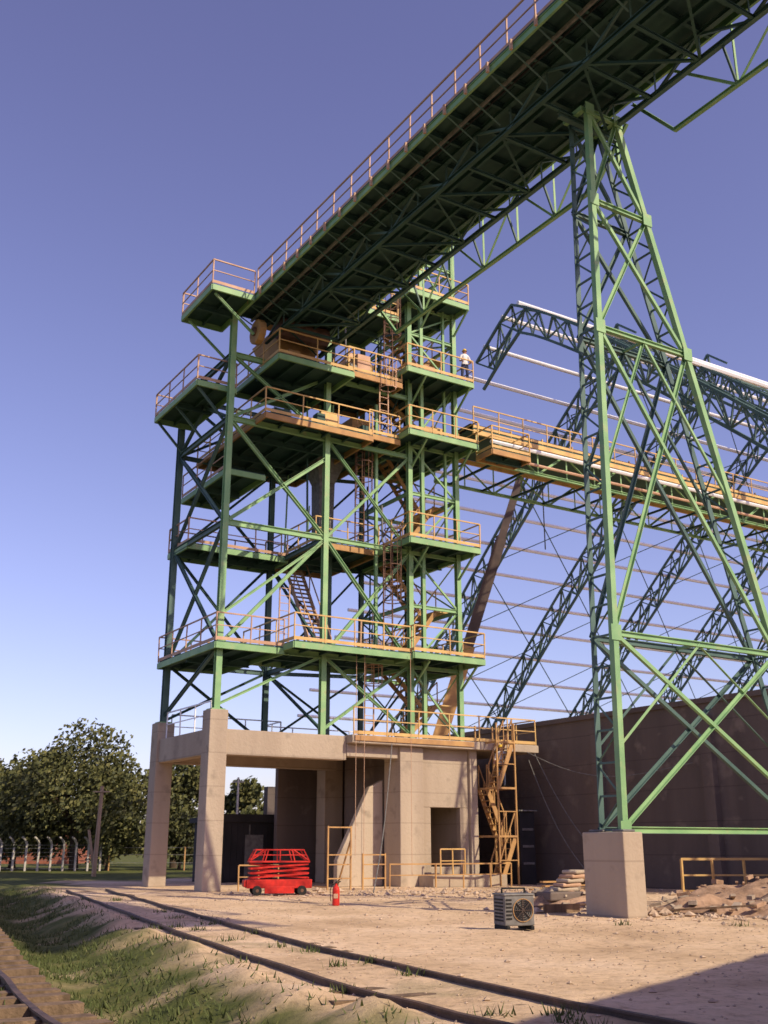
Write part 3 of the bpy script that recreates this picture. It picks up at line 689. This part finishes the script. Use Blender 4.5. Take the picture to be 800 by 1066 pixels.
# ================================================================ FENCE, POLE
PALE=mat('pale_concrete_post',(.50,.46,.42),(.38,.35,.31),3,.9)
s=MB()
for i in range(26):
    x=-38+i*.78;y=70+i*.10
    s.beam((x,y,0),(x,y,1.7),.12,m=PALE);s.beam((x,y,1.7),(x-.08,y-.2,1.95),.11,m=PALE);s.beam((x-.08,y-.2,1.95),(x-.2,y-.4,2.1),.10,m=PALE)
for z in (.15,.4,.65,.9,1.15,1.4,1.6): s.beam((-38,70,z),(-18.5,72.5,z),.018,m=GREY)
for i in range(9):
    x=-18+i*2.4;y=72.8+i*.4;s.beam((x,y,0),(x,y,1.5),.08,m=OCH)
for z in (.5,1.0,1.45): s.beam((-18,72.8,z),(1,76,z),.025,m=GREY)
s.obj('concrete_post_fence')
s=MB();s.beam((-15.6,60,0),(-15.5,60,4.7),.2,m=POLE,w2=.15);s.beam((-15.6,60.2,0),(-16.1,60.2,2.4),.12,m=POLE);s.beam((-15.95,59.9,4.4),(-15.05,59.9,4.4),.07,m=POLE);s.obj('utility_pole')
s=MB();s.beam((-9.9,74,0),(-9.9,74,6.0),.16,m=PALE,w2=.1);s.beam((-10.3,74,5.7),(-9.5,74,5.7),.06,m=PALE);s.obj('utility_pole.001')
s=MB();s.box(0,14,0,6,0,2.2,mat('brick',(.35,.13,.08),(.25,.09,.06),3,.9),F(-42,100,0));s.prism([(-42.3,99.7,2.2),(-42.3,106.3,2.2),(-42.3,103,3.6)],(14.6,0,0),mat('roof_tile',(.4,.15,.08),(.28,.1,.06),3,.9))
for x in (2,5,8,11): s.box(x,x+1,-.03,0,.9,1.8,DARK,F(-42,100,0))
s.obj('farm_house')
# ================================================================ CRANE
E=empty('mobile_crane');f=F(1.2,61,math.radians(20));s=MB()
s.box(-5,3.2,-1.2,1.2,.8,1.6,YEL,f);s.box(-1.5,1.5,-1.2,1.2,1.65,2.9,YEL,f);s.box(-5.2,-3.4,-1.15,1.15,1.6,2.9,YEL,f);s.box(-1.4,-.6,-1.3,-1.2,1.8,2.7,DARK,f)
for x in (-4.2,-2.6,.8,2.4):
    for y in (-1.1,1.1): s.beam(f(x,y-.2,.6),f(x,y+.2,.6),1.2,m=BLACK,k='pipe12')
s.obj('carrier',E,bevel=.04);s=MB()
b0=Vector((1.6,60,2.8));bd=Vector((8.7,60,24.2))-b0
s.beam(b0,b0+bd*.45,.7,.8,m=OCH);s.beam(b0+bd*.4,b0+bd*.75,.55,.62,m=BROWN);s.beam(b0+bd*.7,b0+bd,.4,.45,m=BROWN)
s.beam(b0+bd,b0+bd+Vector((.9,-.1,.2)),.35,m=BROWN);s.beam(b0+bd+Vector((.8,0,0)),b0+bd+Vector((.8,0,-6)),.05,m=BLACK)
s.obj('boom',E)
# ================================================================ UNSEEN BUILDING added behind camera on the right to cast ground shadow
E=empty('shadow_caster_building')
e1=Vector((.57,.82,0)).normalized();e2=Vector((e1.y,-e1.x,0));b0=Vector((13.1,9.6,0))+e1*5
f=lambda x,y,z:b0-e1*x+e2*y+Vector((0,0,z))
s=MB();s.box(0,40,0,18,-.2,8,CORR,f)
for i in range(100): s.box(.1+i*.4,.3+i*.4,-.04,0,.4,7.9,CORR,f)
s.box(12,16,-.07,-.041,0,4.5,GREY,f);s.obj('walls',E)
s=MB();s.prism([f(-.3,-.3,8),f(-.3,18.3,8),f(-.3,9,9.4)],-e1*40.6,GREY);s.obj('roof',E)
# ================================================================ WORKERS
SHIRT=mat('white_shirt',(.75,.73,.72),(.62,.6,.6),8,.8);PANT=mat('work_trousers',(.06,.07,.12),(.04,.045,.08),8,.9);SKIN=mat('skin',(.38,.20,.13),(.33,.17,.11),10,.6);HELM=mat('yellow_helmet',(.75,.5,.05),None,9,.4)
def worker(loc,rot,arm=0,helm=HELM):
    E=empty('construction_worker');E.location=loc;E.rotation_euler=(0,0,rot)
    V_=[(0,0,.95),(0,0,1.12),(0,0,1.34),(0,0,1.48),(0,0,1.56),(0,-.005,1.66),
        (.19,0,1.42),(.27,-.05,1.15),(.24,-.25 if arm else -.08,.98 if not arm else 1.08),(-.19,0,1.42),(-.27,-.03,1.14),(-.25,-.25 if arm else -.07,.9 if not arm else 1.08),
        (.10,0,.90),(.12,-.03,.5),(.12,.02,.1),(.12,-.14,.05),(-.10,0,.90),(-.13,.02,.5),(-.14,.05,.1),(-.14,-.11,.05)]
    Ed=[(0,1),(1,2),(2,3),(3,4),(4,5),(3,6),(6,7),(7,8),(3,9),(9,10),(10,11),(0,12),(12,13),(13,14),(14,15),(0,16),(16,17),(17,18),(18,19)]
    R_=[.15,.14,.16,.10,.06,.085,.075,.052,.038,.075,.052,.038,.105,.07,.05,.045,.105,.07,.05,.045]
    me=bpy.data.meshes.new('body');me.from_pydata(V_,Ed,[]);o=bpy.data.objects.new('body_tmp',me);S.collection.objects.link(o)
    sk=o.modifiers.new('s','SKIN')
    for i,r in enumerate(R_): me.skin_vertices[0].data[i].radius=(r,r*.8 if i in(0,1,2) else r)
    me.skin_vertices[0].data[0].use_root=True
    sb=o.modifiers.new('ss','SUBSURF');sb.levels=2
    bpy.context.view_layer.update();dg=bpy.context.evaluated_depsgraph_get()
    m2=bpy.data.meshes.new_from_object(o.evaluated_get(dg));bpy.data.objects.remove(o)
    m2.materials.clear()
    for m in (SHIRT,PANT,SKIN,BLACK): m2.materials.append(m)
    for pl in m2.polygons:
        c_=pl.center;i=0
        if c_.z<.97 and abs(c_.x)<.22: i=1
        if c_.z<.12: i=3
        if c_.z>1.52: i=2
        if abs(c_.x)>.2 and c_.z<1.17: i=2
        pl.material_index=i;pl.use_smooth=True
    b=bpy.data.objects.new('body',m2);S.collection.objects.link(b);b.parent=E
    s=MB()
    lathe(s,(0,-.01,0),[(.0,1.50),(.05,1.51),(.078,1.56),(.088,1.63),(.085,1.70),(.06,1.75),(0,1.77)],SKIN)
    s.beam((0,-.085,1.66),(0,-.115,1.615),.025,m=SKIN)
    for x in (-.033,.033): s.beam((x-.012,-.09,1.655),(x+.012,-.09,1.655),.012,m=BLACK)
    s.beam((-.025,-.088,1.575),(.025,-.088,1.575),.01,m=RED)
    for x in (-.09,.09): s.beam((x,0,1.61),(x,0,1.67),.03,m=SKIN)
    lathe(s,(0,-.005,0),[(.13,1.685),(.105,1.695),(.10,1.74),(.07,1.79),(0,1.81)],helm)
    for sx_,hx,hy,hz in ((1,.24,-.25 if arm else -.08,.98 if not arm else 1.08),(-1,-.25,-.25 if arm else -.07,.9 if not arm else 1.08)):
        for k in range(4): s.beam((hx+(k-1.5)*.018,hy-.02,hz-.03),(hx+(k-1.5)*.019,hy-.045,hz-.12+abs(k-1.5)*.012),.017,m=SKIN,w2=.012)
        s.beam((hx-sx_*.03,hy-.02,hz-.02),(hx-sx_*.055,hy-.05,hz-.07),.018,m=SKIN,w2=.013)
    s.obj('head_and_hands',E,smooth=False)
worker(L(11.45,-1.0,22.4),.4,1);worker(L(12.9,-.95,3.95),-.3,1)
# ================================================================ LIGHT
az=Vector((.786,-.617,0)).normalized();el=math.radians(38)
to=Vector((az.x*math.cos(el),az.y*math.cos(el),math.sin(el)))
ld=bpy.data.lights.new('sun','SUN');ld.energy=4.9;ld.angle=math.radians(.5);ld.color=(1,.86,.62)
lo=bpy.data.objects.new('sun',ld);S.collection.objects.link(lo);lo.rotation_euler=to.to_track_quat('Z','Y').to_euler()
W=bpy.data.worlds.new('World');S.world=W;W.use_nodes=True;N=W.node_tree.nodes;K=W.node_tree.links
sk=N.new('ShaderNodeTexSky');sk.sky_type='NISHITA';sk.sun_disc=False;sk.sun_elevation=el;sk.sun_rotation=math.atan2(az.x,az.y);sk.dust_density=.9
tc=N.new('ShaderNodeTexCoord');sp=N.new('ShaderNodeSeparateXYZ');K.new(tc.outputs['Generated'],sp.inputs[0])
cr=N.new('ShaderNodeValToRGB');K.new(sp.outputs[2],cr.inputs['Fac'])
cr.color_ramp.elements[0].position=0;cr.color_ramp.elements[0].color=(.88,.80,1.0,1)
cr.color_ramp.elements[1].position=.65;cr.color_ramp.elements[1].color=(1.0,.70,.92,1)
e=cr.color_ramp.elements.new(.25);e.color=(1.0,.78,1.0,1)
mx=N.new('ShaderNodeMixRGB');mx.blend_type='MULTIPLY';mx.inputs[0].default_value=1
sg=N.new('ShaderNodeMixRGB');sg.blend_type='MULTIPLY';sg.inputs[0].default_value=1;sg.inputs[2].default_value=(1.18,1.18,1.18,1)
K.new(sk.outputs[0],mx.inputs[1]);K.new(cr.outputs[0],mx.inputs[2]);K.new(mx.outputs[0],sg.inputs[1]);K.new(sg.outputs[0],N['Background'].inputs[0]);N['Background'].inputs[1].default_value=.15
S.view_settings.view_transform='Standard';S.view_settings.look='None';S.view_settings.exposure=0
cd=bpy.data.cameras.new('camera');cd.sensor_fit='VERTICAL';cd.sensor_height=24;cd.lens=24*1100/1066;cd.clip_end=6000
cd.dof.use_dof=True;cd.dof.focus_distance=14;cd.dof.aperture_fstop=2.0
co=bpy.data.objects.new('camera',cd);S.collection.objects.link(co);co.location=(0,0,1.6);co.rotation_euler=(math.radians(107.5),0,0);S.camera=co
